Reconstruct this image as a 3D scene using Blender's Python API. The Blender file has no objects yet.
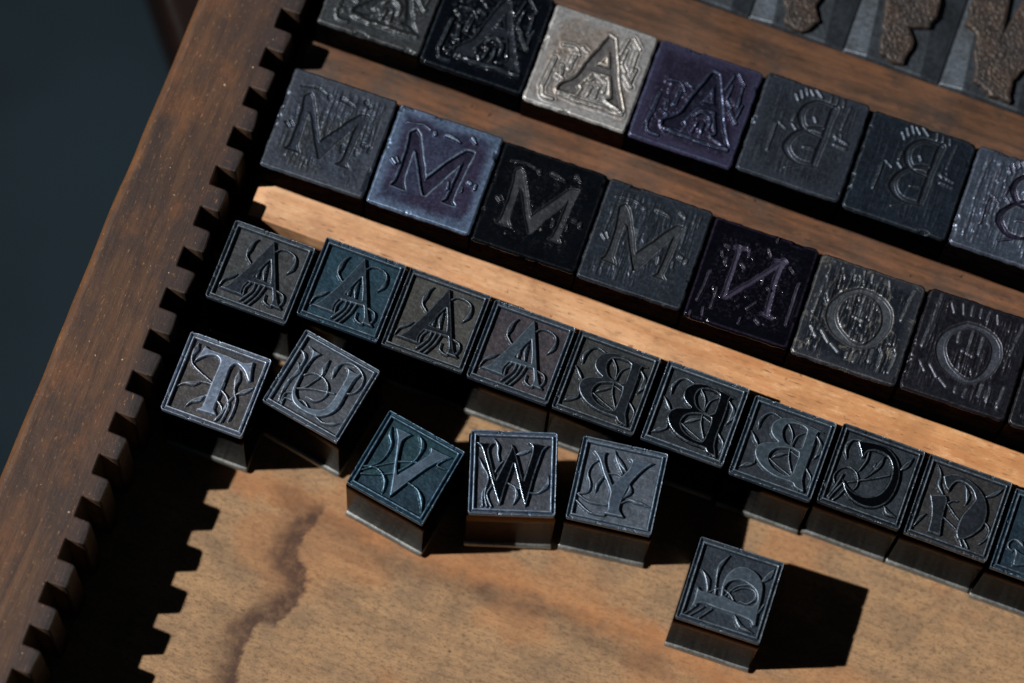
import bpy, bmesh, math, json
import numpy as np
from mathutils import Matrix, Vector
MM=0.001
H=23.3                      # type height, mm
DES=json.loads(r'''{"T":{"L":[[[0.218,0.896],[0.199,0.802],[0.162,0.661],[0.205,0.715],[0.28,0.784],[0.36,0.814],[0.422,0.798],[0.449,0.751],[0.442,0.483],[0.444,0.222],[0.434,0.177],[0.391,0.146],[0.402,0.132],[0.635,0.15],[0.61,0.176],[0.577,0.215],[0.581,0.478],[0.58,0.742],[0.606,0.793],[0.655,0.807],[0.747,0.756],[0.831,0.655],[0.856,0.67],[0.824,0.794],[0.807,0.901],[0.745,0.859],[0.637,0.857],[0.451,0.866],[0.322,0.866],[0.255,0.871]]],"H":[],"V":[[[0.135,0.894,0.0043],[0.129,0.815,0.0225],[0.115,0.733,0.0121],[0.151,0.641,0.0095],[0.271,0.571,0.0095],[0.433,0.508,0.0095]],[[0.088,0.333,0.0035],[0.156,0.393,0.0121],[0.255,0.424,0.0225],[0.319,0.472,0.0095],[0.442,0.483,0.0095]],[[0.259,0.134,0.0035],[0.302,0.21,0.0156],[0.359,0.25,0.0225],[0.407,0.316,0.0095],[0.444,0.338,0.0095]],[[0.687,0.753,0.0035],[0.702,0.636,0.026],[0.71,0.545,0.0121],[0.73,0.477,0.0095],[0.777,0.402,0.0095],[0.791,0.259,0.0095],[0.781,0.144,0.0095]],[[0.911,0.61,0.0035],[0.832,0.53,0.0225],[0.765,0.472,0.0095],[0.701,0.355,0.0095],[0.681,0.217,0.0095],[0.639,0.091,0.0095]],[[0.582,0.451,0.0095],[0.666,0.398,0.0095],[0.719,0.306,0.0095],[0.715,0.175,0.0095],[0.709,0.098,0.0095]],[[0.579,0.319,0.0095],[0.654,0.263,0.0095],[0.671,0.195,0.0095],[0.641,0.11,0.0095]]]},"A":{"L":[[[0.506,0.912],[0.357,0.539],[0.266,0.352],[0.198,0.223],[0.116,0.158],[0.413,0.155],[0.38,0.193],[0.378,0.257],[0.408,0.334],[0.692,0.354],[0.703,0.339],[0.749,0.216],[0.742,0.158],[0.887,0.151],[0.826,0.207],[0.76,0.332],[0.652,0.593],[0.526,0.897]]],"H":[[[0.556,0.676],[0.499,0.551],[0.45,0.414],[0.651,0.404],[0.612,0.54]]],"V":[[[0.337,0.872,0.0035],[0.292,0.807,0.0156],[0.276,0.716,0.0226],[0.274,0.639,0.0104],[0.323,0.583,0.0087],[0.374,0.542,0.0087]],[[0.574,0.791,0.0087],[0.627,0.846,0.0087],[0.716,0.855,0.0087],[0.804,0.821,0.0087],[0.837,0.757,0.0122],[0.827,0.658,0.0191],[0.785,0.582,0.0035]],[[0.101,0.174,0.0035],[0.128,0.267,0.0139],[0.192,0.332,0.0208],[0.255,0.38,0.0087]],[[0.546,0.629,0.0026],[0.54,0.514,0.0191],[0.576,0.395,0.0052]],[[0.488,0.532,0.0026],[0.476,0.452,0.0156],[0.489,0.382,0.0052]],[[0.44,0.345,0.0104],[0.401,0.257,0.0104],[0.408,0.167,0.0104]],[[0.491,0.355,0.0122],[0.485,0.25,0.0122],[0.397,0.103,0.0122]],[[0.548,0.348,0.0122],[0.529,0.229,0.0122],[0.444,0.074,0.0122]],[[0.61,0.352,0.0122],[0.574,0.208,0.0122],[0.5,0.067,0.0122]],[[0.647,0.254,0.0104],[0.656,0.182,0.0104],[0.714,0.148,0.0104],[0.761,0.146,0.0104]],[[0.757,0.35,0.0104],[0.841,0.324,0.0104],[0.868,0.25,0.0104],[0.841,0.175,0.0104]]]},"B":{"L":[[[0.892,0.842],[0.825,0.824],[0.819,0.79],[0.822,0.745],[0.829,0.581],[0.824,0.34],[0.835,0.216],[0.864,0.155],[0.896,0.076],[0.775,0.101],[0.737,0.137],[0.633,0.137],[0.508,0.143],[0.371,0.182],[0.267,0.252],[0.209,0.341],[0.214,0.427],[0.279,0.494],[0.374,0.527],[0.424,0.546],[0.354,0.584],[0.3,0.648],[0.296,0.75],[0.358,0.827],[0.467,0.872],[0.59,0.871],[0.716,0.863],[0.807,0.851]]],"H":[[[0.435,0.709],[0.461,0.786],[0.553,0.825],[0.641,0.825],[0.692,0.803],[0.7,0.745],[0.702,0.584],[0.664,0.554],[0.593,0.555],[0.506,0.577],[0.454,0.641]],[[0.379,0.361],[0.418,0.45],[0.508,0.498],[0.605,0.522],[0.688,0.508],[0.703,0.44],[0.697,0.253],[0.679,0.206],[0.61,0.201],[0.496,0.227],[0.412,0.281]]],"V":[[[0.477,0.791,0.0067],[0.534,0.728,0.0067],[0.564,0.665,0.0067],[0.578,0.549,0.0067]],[[0.695,0.78,0.0067],[0.613,0.702,0.0067],[0.592,0.61,0.0067],[0.59,0.554,0.0067]],[[0.417,0.353,0.0025],[0.484,0.414,0.0183],[0.565,0.46,0.005]],[[0.579,0.521,0.0067],[0.597,0.417,0.0067],[0.652,0.309,0.0067],[0.699,0.232,0.0067]],[[0.394,0.329,0.0067],[0.515,0.274,0.0067],[0.676,0.214,0.0067]],[[0.705,0.459,0.0067],[0.605,0.495,0.0067]],[[0.16,0.629,0.0025],[0.142,0.72,0.0183],[0.185,0.812,0.0117],[0.256,0.864,0.0083],[0.373,0.836,0.0083]],[[0.089,0.577,0.0025],[0.164,0.493,0.0167],[0.224,0.422,0.005]],[[0.1,0.122,0.0025],[0.162,0.171,0.0217],[0.237,0.213,0.01],[0.241,0.261,0.0083]],[[0.824,0.774,0.0083],[0.896,0.699,0.0167],[0.905,0.61,0.0233],[0.877,0.504,0.0025]],[[0.813,0.372,0.01],[0.899,0.296,0.01],[0.923,0.25,0.01],[0.92,0.158,0.01]],[[0.782,0.158,0.0083],[0.824,0.084,0.0083]],[[0.818,0.164,0.0083],[0.863,0.081,0.0083]]]},"C":{"L":[[[0.219,0.843],[0.295,0.873],[0.426,0.897],[0.569,0.89],[0.699,0.816],[0.784,0.696],[0.816,0.575],[0.815,0.423],[0.777,0.275],[0.676,0.162],[0.55,0.124],[0.407,0.136],[0.303,0.19],[0.231,0.276],[0.198,0.357],[0.29,0.279],[0.389,0.242],[0.51,0.241],[0.628,0.304],[0.695,0.415],[0.717,0.556],[0.692,0.68],[0.627,0.769],[0.555,0.802],[0.457,0.808],[0.367,0.764],[0.349,0.69],[0.327,0.668],[0.271,0.764]]],"H":[],"V":[[[0.169,0.607,0.0025],[0.124,0.688,0.0148],[0.126,0.784,0.0181],[0.181,0.852,0.0082],[0.28,0.867,0.0082]],[[0.128,0.274,0.0074],[0.092,0.354,0.0074],[0.127,0.453,0.0074],[0.21,0.513,0.0074],[0.303,0.492,0.0074],[0.362,0.42,0.0074],[0.376,0.331,0.0074],[0.357,0.283,0.0074]],[[0.383,0.77,0.0074],[0.386,0.657,0.0115],[0.346,0.518,0.0074]],[[0.569,0.785,0.0033],[0.542,0.66,0.0214],[0.483,0.524,0.0074],[0.374,0.387,0.0074]],[[0.697,0.59,0.0074],[0.531,0.485,0.0074],[0.267,0.346,0.0074]],[[0.502,0.673,0.0033],[0.493,0.622,0.0165]],[[0.181,0.407,0.0115],[0.147,0.244,0.0115],[0.103,0.096,0.0115]],[[0.215,0.307,0.0115],[0.155,0.171,0.0115],[0.121,0.08,0.0115]],[[0.257,0.248,0.0115],[0.214,0.147,0.0115],[0.169,0.079,0.0115]],[[0.751,0.209,0.0082],[0.809,0.155,0.0231],[0.92,0.136,0.0025]],[[0.793,0.685,0.0082],[0.839,0.766,0.0231],[0.891,0.885,0.0025]]]},"D":{"L":[[[0.217,0.798],[0.322,0.866],[0.463,0.872],[0.601,0.83],[0.712,0.76],[0.793,0.659],[0.833,0.544],[0.835,0.395],[0.776,0.27],[0.683,0.169],[0.604,0.138],[0.567,0.199],[0.559,0.308],[0.568,0.424],[0.616,0.555],[0.654,0.662],[0.59,0.751],[0.485,0.801],[0.398,0.795],[0.348,0.725],[0.334,0.645],[0.278,0.689]],[[0.138,0.533],[0.318,0.592],[0.355,0.531],[0.363,0.364],[0.389,0.206],[0.407,0.109],[0.255,0.107],[0.242,0.262],[0.203,0.397]]],"H":[],"V":[[[0.118,0.912,0.0025],[0.188,0.806,0.0118],[0.201,0.679,0.0168],[0.283,0.588,0.0084]],[[0.489,0.788,0.0025],[0.555,0.681,0.0219],[0.567,0.57,0.0034]],[[0.366,0.497,0.0067],[0.461,0.421,0.0067],[0.552,0.362,0.0067]],[[0.373,0.331,0.0067],[0.466,0.291,0.0067],[0.551,0.249,0.0067]],[[0.763,0.738,0.0084],[0.84,0.804,0.0202],[0.926,0.909,0.0025]],[[0.076,0.101,0.0025],[0.124,0.236,0.0168],[0.162,0.297,0.0084]],[[0.827,0.448,0.0084],[0.908,0.386,0.0084],[0.916,0.277,0.0084],[0.859,0.177,0.0084]],[[0.564,0.235,0.0101],[0.601,0.175,0.0101],[0.678,0.074,0.0101]],[[0.636,0.207,0.0101],[0.667,0.163,0.0101],[0.746,0.082,0.0101]],[[0.363,0.505,0.0076],[0.417,0.563,0.0076],[0.467,0.573,0.0076]]]},"E":{"L":[[[0.182,0.314],[0.222,0.255],[0.228,0.169],[0.239,0.111],[0.286,0.12],[0.405,0.169],[0.537,0.152],[0.755,0.131],[0.718,0.383],[0.533,0.388],[0.415,0.314],[0.377,0.255],[0.285,0.279]]],"H":[],"V":[[[0.182,0.27,0.0093],[0.125,0.293,0.0093],[0.114,0.348,0.0093],[0.158,0.41,0.0093],[0.247,0.398,0.02],[0.294,0.357,0.0093],[0.403,0.353,0.0093]],[[0.339,0.552,0.008],[0.238,0.648,0.02],[0.323,0.829,0.008]],[[0.592,0.648,0.008],[0.491,0.744,0.02],[0.449,0.877,0.008]]]},"U":{"L":[[[0.136,0.848],[0.195,0.806],[0.223,0.726],[0.218,0.583],[0.22,0.378],[0.238,0.263],[0.303,0.171],[0.407,0.131],[0.549,0.13],[0.67,0.164],[0.758,0.251],[0.801,0.38],[0.796,0.553],[0.794,0.759],[0.823,0.843],[0.728,0.829],[0.62,0.843],[0.674,0.803],[0.698,0.714],[0.702,0.51],[0.693,0.359],[0.651,0.262],[0.562,0.21],[0.453,0.189],[0.356,0.217],[0.288,0.271],[0.252,0.375],[0.237,0.553],[0.251,0.729],[0.303,0.826],[0.215,0.823]]],"H":[],"V":[[[0.065,0.756,0.0026],[0.129,0.727,0.0156],[0.168,0.668,0.0121],[0.162,0.51,0.0078],[0.125,0.302,0.0078],[0.166,0.096,0.0078]],[[0.122,0.611,0.0026],[0.171,0.536,0.0156],[0.142,0.374,0.0078],[0.142,0.187,0.0078],[0.156,0.112,0.0078]],[[0.246,0.268,0.0078],[0.18,0.209,0.0078],[0.19,0.089,0.0078]],[[0.289,0.178,0.0078],[0.207,0.162,0.0078],[0.209,0.075,0.0078]],[[0.26,0.514,0.0078],[0.337,0.585,0.0078],[0.452,0.594,0.0078],[0.55,0.547,0.0078],[0.598,0.45,0.0078],[0.576,0.354,0.0078],[0.508,0.3,0.0156],[0.414,0.306,0.0026]],[[0.421,0.818,0.0026],[0.415,0.696,0.0225],[0.435,0.605,0.0078],[0.39,0.496,0.0078],[0.338,0.383,0.0078],[0.269,0.329,0.0078]],[[0.269,0.329,0.0069],[0.437,0.419,0.0069],[0.672,0.493,0.0069]],[[0.558,0.65,0.0026],[0.532,0.742,0.0208],[0.562,0.841,0.0087],[0.644,0.902,0.0087],[0.766,0.896,0.0087],[0.866,0.831,0.0087],[0.892,0.722,0.0087],[0.86,0.611,0.0087],[0.806,0.57,0.0087]],[[0.326,0.2,0.0078],[0.406,0.235,0.0078],[0.493,0.197,0.0078]],[[0.618,0.149,0.0095],[0.735,0.122,0.0095],[0.844,0.175,0.0173],[0.899,0.217,0.0026]]]},"V":{"L":[[[0.16,0.852],[0.238,0.757],[0.305,0.612],[0.358,0.478],[0.423,0.33],[0.481,0.177],[0.513,0.097],[0.562,0.225],[0.633,0.411],[0.718,0.604],[0.795,0.74],[0.893,0.862],[0.769,0.853],[0.624,0.852],[0.655,0.782],[0.607,0.662],[0.535,0.514],[0.461,0.368],[0.412,0.447],[0.35,0.596],[0.309,0.737],[0.329,0.805],[0.371,0.868],[0.274,0.866]]],"H":[],"V":[[[0.118,0.846,0.0026],[0.145,0.746,0.0171],[0.213,0.662,0.0119],[0.231,0.528,0.0077],[0.194,0.383,0.0077],[0.063,0.262,0.0077]],[[0.435,0.91,0.0026],[0.527,0.841,0.0222],[0.557,0.715,0.0119],[0.536,0.581,0.0085],[0.449,0.423,0.0085]],[[0.09,0.178,0.0068],[0.276,0.275,0.0068],[0.416,0.377,0.0068]],[[0.068,0.217,0.0068],[0.248,0.393,0.0068],[0.409,0.528,0.0068],[0.576,0.614,0.0068]],[[0.046,0.256,0.0085],[0.171,0.318,0.0085],[0.277,0.307,0.0085],[0.368,0.236,0.0154],[0.419,0.095,0.0026]],[[0.609,0.352,0.0094],[0.735,0.337,0.0094],[0.836,0.263,0.0188],[0.912,0.132,0.0026]],[[0.89,0.86,0.0077],[0.84,0.797,0.0077],[0.798,0.701,0.0077],[0.909,0.711,0.0034]]]},"W":{"L":[[[0.06,0.852],[0.275,0.851],[0.227,0.805],[0.213,0.743],[0.302,0.412],[0.458,0.769],[0.471,0.852],[0.516,0.771],[0.617,0.413],[0.706,0.733],[0.709,0.822],[0.659,0.877],[0.909,0.847],[0.844,0.782],[0.811,0.693],[0.737,0.444],[0.669,0.143],[0.65,0.104],[0.613,0.211],[0.507,0.608],[0.41,0.292],[0.363,0.112],[0.333,0.15],[0.2,0.566],[0.124,0.792]]],"H":[],"V":[[[0.266,0.912,0.0025],[0.319,0.817,0.015],[0.318,0.725,0.0117],[0.338,0.641,0.0083]],[[0.294,0.508,0.0075],[0.332,0.58,0.0075],[0.383,0.639,0.0075]],[[0.702,0.786,0.0025],[0.608,0.753,0.02],[0.518,0.715,0.0033]],[[0.101,0.681,0.0025],[0.15,0.565,0.0133],[0.204,0.479,0.0075],[0.215,0.391,0.0075],[0.155,0.249,0.0075],[0.161,0.097,0.0075]],[[0.259,0.34,0.0075],[0.205,0.233,0.0075],[0.261,0.092,0.0075]],[[0.215,0.391,0.0075],[0.18,0.232,0.0075],[0.211,0.093,0.0075]],[[0.44,0.381,0.0083],[0.525,0.331,0.0083],[0.549,0.227,0.02],[0.513,0.124,0.0025]],[[0.508,0.348,0.0067],[0.592,0.316,0.0067]],[[0.902,0.499,0.0025],[0.908,0.414,0.0117],[0.866,0.342,0.02],[0.793,0.279,0.0083],[0.69,0.275,0.0083]]]},"Y":{"L":[[[0.138,0.852],[0.303,0.864],[0.288,0.815],[0.308,0.729],[0.444,0.491],[0.586,0.713],[0.606,0.814],[0.559,0.853],[0.861,0.855],[0.753,0.74],[0.652,0.572],[0.612,0.439],[0.581,0.306],[0.587,0.217],[0.658,0.14],[0.418,0.142],[0.448,0.203],[0.437,0.29],[0.434,0.407],[0.315,0.605],[0.227,0.765]]],"H":[],"V":[[[0.391,0.906,0.0025],[0.425,0.811,0.0136],[0.529,0.655,0.0085]],[[0.393,0.876,0.0025],[0.486,0.768,0.0203],[0.567,0.682,0.0085]],[[0.217,0.744,0.0076],[0.16,0.677,0.0076],[0.142,0.564,0.0076],[0.193,0.45,0.0076],[0.182,0.348,0.0076],[0.085,0.313,0.0076]],[[0.326,0.571,0.0076],[0.267,0.467,0.017],[0.273,0.366,0.0025]],[[0.364,0.616,0.0068],[0.463,0.639,0.0068],[0.529,0.615,0.0068]],[[0.066,0.308,0.0076],[0.223,0.241,0.0076],[0.429,0.249,0.0076]],[[0.076,0.224,0.0085],[0.25,0.121,0.0085],[0.426,0.122,0.0085]],[[0.635,0.553,0.0025],[0.656,0.459,0.022],[0.584,0.357,0.0042]],[[0.582,0.303,0.0085],[0.664,0.361,0.0085],[0.751,0.36,0.0186],[0.917,0.335,0.0025]]]},"P":{"L":[[[0.13,0.43],[0.181,0.389],[0.258,0.393],[0.414,0.391],[0.396,0.546],[0.425,0.688],[0.507,0.789],[0.626,0.816],[0.752,0.773],[0.839,0.671],[0.867,0.534],[0.877,0.36],[0.892,0.187],[0.861,0.176],[0.819,0.221],[0.7,0.239],[0.415,0.244],[0.243,0.252],[0.134,0.173],[0.142,0.281]]],"H":[[[0.441,0.415],[0.434,0.515],[0.479,0.599],[0.578,0.645],[0.698,0.622],[0.794,0.568],[0.828,0.476],[0.795,0.397],[0.687,0.377],[0.571,0.387]]],"V":[[[0.38,0.895,0.0027],[0.309,0.749,0.0212],[0.309,0.603,0.0106],[0.353,0.378,0.008]],[[0.117,0.638,0.0027],[0.217,0.536,0.0226],[0.255,0.403,0.008]],[[0.26,0.387,0.0066],[0.374,0.48,0.0066],[0.492,0.462,0.0066],[0.589,0.372,0.0066]],[[0.463,0.417,0.0066],[0.57,0.578,0.0066],[0.748,0.645,0.0066]],[[0.537,0.501,0.0066],[0.628,0.574,0.0066],[0.753,0.583,0.0066],[0.803,0.512,0.0159],[0.734,0.408,0.0066],[0.648,0.413,0.0066]],[[0.92,0.91,0.0027],[0.873,0.795,0.0266],[0.804,0.694,0.008]],[[0.185,0.208,0.0093],[0.074,0.057,0.0093]],[[0.267,0.216,0.0093],[0.142,0.066,0.0093]],[[0.361,0.216,0.0093],[0.252,0.075,0.0093]],[[0.631,0.23,0.008],[0.732,0.131,0.0212],[0.891,0.097,0.004]],[[0.881,0.347,0.008],[0.917,0.463,0.008]]]},"bigA":{"L":[[[0.558,0.849],[0.457,0.554],[0.401,0.374],[0.278,0.246],[0.278,0.197],[0.44,0.215],[0.461,0.268],[0.434,0.299],[0.522,0.48],[0.698,0.499],[0.775,0.294],[0.751,0.251],[0.908,0.204],[0.867,0.262],[0.769,0.464],[0.613,0.834]]],"H":[[[0.606,0.724],[0.538,0.543],[0.667,0.553]]],"V":[[[0.158,0.484,0.0208],[0.13,0.182,0.0208]],[[0.136,0.167,0.0144],[0.17,0.092,0.0144],[0.266,0.088,0.0144]],[[0.307,0.163,0.0192],[0.61,0.154,0.0192],[0.915,0.163,0.0192]],[[0.191,0.633,0.0128],[0.308,0.641,0.0128],[0.372,0.575,0.0128]],[[0.33,0.577,0.0256],[0.314,0.429,0.0256]],[[0.243,0.437,0.0224],[0.256,0.354,0.0224]],[[0.749,0.878,0.0128],[0.716,0.723,0.0128]],[[0.765,0.777,0.0144],[0.756,0.651,0.0144]],[[0.862,0.779,0.016],[0.874,0.591,0.016]],[[0.767,0.619,0.0144],[0.816,0.568,0.0144]],[[0.53,0.389,0.0192],[0.578,0.442,0.0192],[0.672,0.409,0.0192],[0.688,0.312,0.0192]],[[0.571,0.318,0.016],[0.553,0.225,0.016]],[[0.631,0.334,0.016],[0.633,0.232,0.016]],[[0.817,0.534,0.0192],[0.911,0.443,0.0192]],[[0.912,0.623,0.0128],[0.894,0.478,0.0128]],[[0.211,0.336,0.0144],[0.29,0.307,0.0144]],[[0.368,0.663,0.016],[0.43,0.633,0.016]],[[0.788,0.91,0.0112],[0.881,0.821,0.0112]]]},"bigM":{"L":[[[0.169,0.766],[0.213,0.808],[0.261,0.765],[0.449,0.385],[0.705,0.758],[0.789,0.773],[0.773,0.646],[0.749,0.283],[0.785,0.231],[0.662,0.233],[0.696,0.279],[0.72,0.66],[0.5,0.237],[0.477,0.228],[0.285,0.598],[0.25,0.62],[0.261,0.313],[0.308,0.223],[0.169,0.227],[0.194,0.287],[0.194,0.598]]],"H":[],"V":[[[0.108,0.844,0.0063],[0.254,0.863,0.0063],[0.346,0.841,0.0063]],[[0.388,0.828,0.019],[0.395,0.816,0.019]],[[0.503,0.843,0.019],[0.547,0.839,0.019],[0.639,0.81,0.0063]],[[0.73,0.891,0.0221],[0.774,0.855,0.0127]],[[0.097,0.463,0.0127],[0.136,0.43,0.0127]],[[0.132,0.487,0.0111],[0.163,0.447,0.0111]],[[0.834,0.482,0.019],[0.858,0.475,0.019]],[[0.661,0.416,0.0142],[0.669,0.362,0.0142]],[[0.796,0.418,0.0095],[0.804,0.371,0.0095]],[[0.907,0.474,0.0158],[0.91,0.442,0.0158]]]},"bigN":{"L":[],"H":[],"LS":[[[0.292,0.773,0.0245],[0.298,0.708,0.0122],[0.3,0.354,0.0122],[0.299,0.287,0.0153]],[[0.722,0.789,0.0245],[0.7,0.697,0.0153],[0.721,0.243,0.0153]],[[0.722,0.789,0.0138],[0.521,0.533,0.0138],[0.322,0.285,0.0138]],[[0.247,0.764,0.0092],[0.358,0.79,0.0092]],[[0.647,0.773,0.0092],[0.748,0.788,0.0092]],[[0.677,0.248,0.0092],[0.779,0.231,0.0092]]],"V":[[[0.118,0.469,0.0214],[0.112,0.406,0.0107],[0.084,0.178,0.0107]],[[0.924,0.63,0.0122],[0.921,0.22,0.0122]],[[0.371,0.632,0.0153],[0.401,0.609,0.0153]],[[0.158,0.692,0.0122],[0.178,0.659,0.0122]],[[0.221,0.647,0.0122],[0.221,0.596,0.0122]],[[0.597,0.577,0.0092],[0.598,0.526,0.0092]],[[0.541,0.254,0.0122],[0.598,0.325,0.0122]],[[0.558,0.85,0.0107],[0.598,0.796,0.0107]],[[0.166,0.123,0.0092],[0.172,0.058,0.0092]],[[0.223,0.344,0.0076],[0.224,0.143,0.0076]],[[0.647,0.174,0.0122],[0.677,0.151,0.0122]],[[0.8,0.749,0.0092],[0.843,0.713,0.0092]],[[0.061,0.053,0.0076],[0.062,0.002,0.0076]],[[0.513,0.144,0.0092],[0.513,0.094,0.0092]],[[0.611,0.987,0.0092],[0.612,0.953,0.0092]],[[0.167,0.763,0.0107],[0.215,0.763,0.0107]],[[0.656,0.496,0.0092],[0.7,0.478,0.0092]],[[0.399,0.794,0.0092],[0.404,0.728,0.0092]]]},"bigO":{"L":[],"H":[],"LS":[[[0.421,0.767,0.0219],[0.58,0.761,0.0282],[0.716,0.669,0.0438],[0.758,0.528,0.0438],[0.701,0.359,0.0313],[0.583,0.259,0.0188],[0.434,0.281,0.0313],[0.298,0.37,0.0438],[0.244,0.499,0.0438],[0.288,0.661,0.0282],[0.421,0.767,0.0219]]],"V":[[[0.131,0.954,0.0172],[0.117,0.717,0.0172],[0.087,0.442,0.0172]],[[0.379,0.692,0.0125],[0.385,0.578,0.0125]],[[0.497,0.732,0.0141],[0.493,0.506,0.0141]],[[0.443,0.514,0.011],[0.545,0.496,0.011]],[[0.599,0.699,0.0125],[0.6,0.53,0.0125]],[[0.912,0.927,0.0141],[0.877,0.627,0.0141]],[[0.225,0.922,0.0094],[0.266,0.837,0.0094]],[[0.329,0.944,0.0094],[0.357,0.853,0.0094]],[[0.421,0.961,0.0094],[0.434,0.863,0.0094]],[[0.505,0.958,0.0094],[0.513,0.875,0.0094]],[[0.59,0.954,0.0094],[0.583,0.865,0.0094]],[[0.661,0.945,0.0094],[0.684,0.866,0.0094]],[[0.214,0.296,0.0157],[0.301,0.21,0.0157]],[[0.333,0.203,0.0141],[0.412,0.145,0.0141]],[[0.499,0.169,0.0125],[0.498,0.121,0.0125]],[[0.591,0.179,0.0157],[0.58,0.11,0.0157]],[[0.713,0.262,0.0157],[0.71,0.162,0.0157]],[[0.795,0.268,0.0141],[0.8,0.136,0.0141]],[[0.921,0.304,0.0141],[0.908,0.114,0.0141]],[[0.11,0.297,0.0125],[0.177,0.222,0.0125]],[[0.469,0.373,0.0094],[0.472,0.309,0.0094]],[[0.581,0.374,0.0094],[0.589,0.326,0.0094]]]},"bigB":{"L":[],"H":[],"LS":[[[0.695,0.861,0.0301],[0.682,0.72,0.0241],[0.676,0.462,0.0241],[0.67,0.272,0.0211]],[[0.693,0.87,0.009],[0.535,0.872,0.0151],[0.433,0.791,0.0211],[0.42,0.676,0.0271],[0.496,0.583,0.0211],[0.669,0.555,0.009]],[[0.644,0.638,0.009],[0.51,0.588,0.0151],[0.399,0.478,0.0211],[0.383,0.351,0.0301],[0.499,0.257,0.0211],[0.687,0.268,0.0075]]],"V":[[[0.225,0.535,0.0105],[0.226,0.273,0.0105]],[[0.244,0.56,0.0075],[0.322,0.519,0.0075]],[[0.349,0.823,0.009],[0.309,0.878,0.009]],[[0.377,0.868,0.009],[0.342,0.931,0.009]],[[0.417,0.906,0.009],[0.385,0.967,0.009]],[[0.474,0.919,0.009],[0.426,0.971,0.009]],[[0.55,0.928,0.009],[0.486,0.981,0.009]],[[0.63,0.973,0.0075],[0.64,0.909,0.0075]],[[0.693,0.972,0.0075],[0.7,0.906,0.0075]],[[0.756,0.967,0.0075],[0.767,0.91,0.0075]],[[0.429,0.541,0.009],[0.366,0.587,0.009]],[[0.367,0.691,0.009],[0.362,0.62,0.009]],[[0.774,0.601,0.0121],[0.907,0.567,0.0121]],[[0.769,0.617,0.009],[0.797,0.576,0.009]],[[0.825,0.637,0.009],[0.843,0.577,0.009]],[[0.797,0.525,0.0151],[0.907,0.517,0.0151]],[[0.535,0.718,0.0105],[0.563,0.676,0.0105]],[[0.534,0.408,0.0105],[0.624,0.425,0.0105]],[[0.542,0.222,0.0075],[0.432,0.161,0.0075]],[[0.83,0.926,0.0075],[0.811,0.683,0.0075]]]}}''')
sc=bpy.context.scene
col=sc.collection
# ------------------------------------------------------------------ helpers
def lin(c):
    return tuple(((v/255)/12.92 if v/255<=0.04045 else ((v/255+0.055)/1.055)**2.4) for v in c)
def lattice(seed,n=64):
    return np.random.RandomState(seed).rand(n,n)
def vnoise(x,y,seed=0):
    L=lattice(seed);n=64
    xi=np.floor(x).astype(int);yi=np.floor(y).astype(int)
    fx=x-xi;fy=y-yi;fx=fx*fx*(3-2*fx);fy=fy*fy*(3-2*fy)
    a=L[xi%n,yi%n];b=L[(xi+1)%n,yi%n];c=L[xi%n,(yi+1)%n];d=L[(xi+1)%n,(yi+1)%n]
    return (a*(1-fx)+b*fx)*(1-fy)+(c*(1-fx)+d*fx)*fy
def fbm(x,y,seed=0,o=4):
    s=0;a=.5;t=0
    for i in range(o):
        s=s+a*vnoise(x*2**i+17.3*i,y*2**i+5.1*i,seed+i);t+=a;a*=.55
    return s/t
def sstep(a,b,x):
    t=np.clip((x-a)/(b-a),0,1);return t*t*(3-2*t)
def link(name,me,parent=None,mat=None,smooth=True):
    o=bpy.data.objects.new(name,me);col.objects.link(o)
    if parent:o.parent=parent
    if mat:me.materials.append(mat)
    if smooth:me.shade_smooth()
    return o
def mesh(name,V,F,attrs=None):
    me=bpy.data.meshes.new(name)
    V=np.asarray(V,dtype=np.float32)*MM
    F=np.asarray(F,dtype=np.int32)
    me.vertices.add(len(V));me.vertices.foreach_set('co',V.ravel())
    me.loops.add(F.size);me.loops.foreach_set('vertex_index',F.ravel())
    me.polygons.add(len(F));me.polygons.foreach_set('loop_start',np.arange(0,F.size,4,dtype=np.int32))
    me.update(calc_edges=True);me.validate()
    for k,a in (attrs or {}).items():
        t=me.attributes.new(k,'FLOAT','POINT');t.data.foreach_set('value',np.asarray(a,dtype=np.float32))
    return me
def empty(name,loc,rz,label,cat,group=None):
    o=bpy.data.objects.new(name,None);col.objects.link(o);o.empty_display_size=.005
    o.location=[v*MM for v in loc];o.rotation_euler=(0,0,rz)
    o['label']=label;o['category']=cat
    if group:o['group']=group
    return o
# ------------------------------------------------------------------ signed distances
def crom(P,closed,sub=5):
    P=np.array(P,float);n=len(P);out=[]
    def tang(i):
        a=P[(i-1)%n] if (closed or i>0) else P[i];b=P[(i+1)%n] if (closed or i<n-1) else P[i]
        d1=P[i][:2]-a[:2];d2=b[:2]-P[i][:2]
        l1=np.linalg.norm(d1);l2=np.linalg.norm(d2)
        if l1>1e-9 and l2>1e-9 and closed and (d1@d2)/(l1*l2)<.62: return None
        return (b-a)*.5,min(l1,l2)
    for i in range(n if closed else n-1):
        j=(i+1)%n;L=np.linalg.norm((P[j]-P[i])[:2]);m=[]
        for k in (i,j):
            t=tang(k)
            if t is None:m.append(P[j]-P[i]);continue
            v=t[0];q=np.linalg.norm(v[:2]);m.append(v/max(q,1e-9)*min(q,L*1.0) if q>0 else v)
        for s in np.arange(sub)/sub:
            h1=2*s**3-3*s**2+1;h2=-2*s**3+3*s**2;h3=s**3-2*s**2+s;h4=s**3-s**2
            out.append(h1*P[i]+h2*P[j]+h3*m[0]+h4*m[1])
    if not closed:out.append(P[-1])
    return np.array(out)
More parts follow.
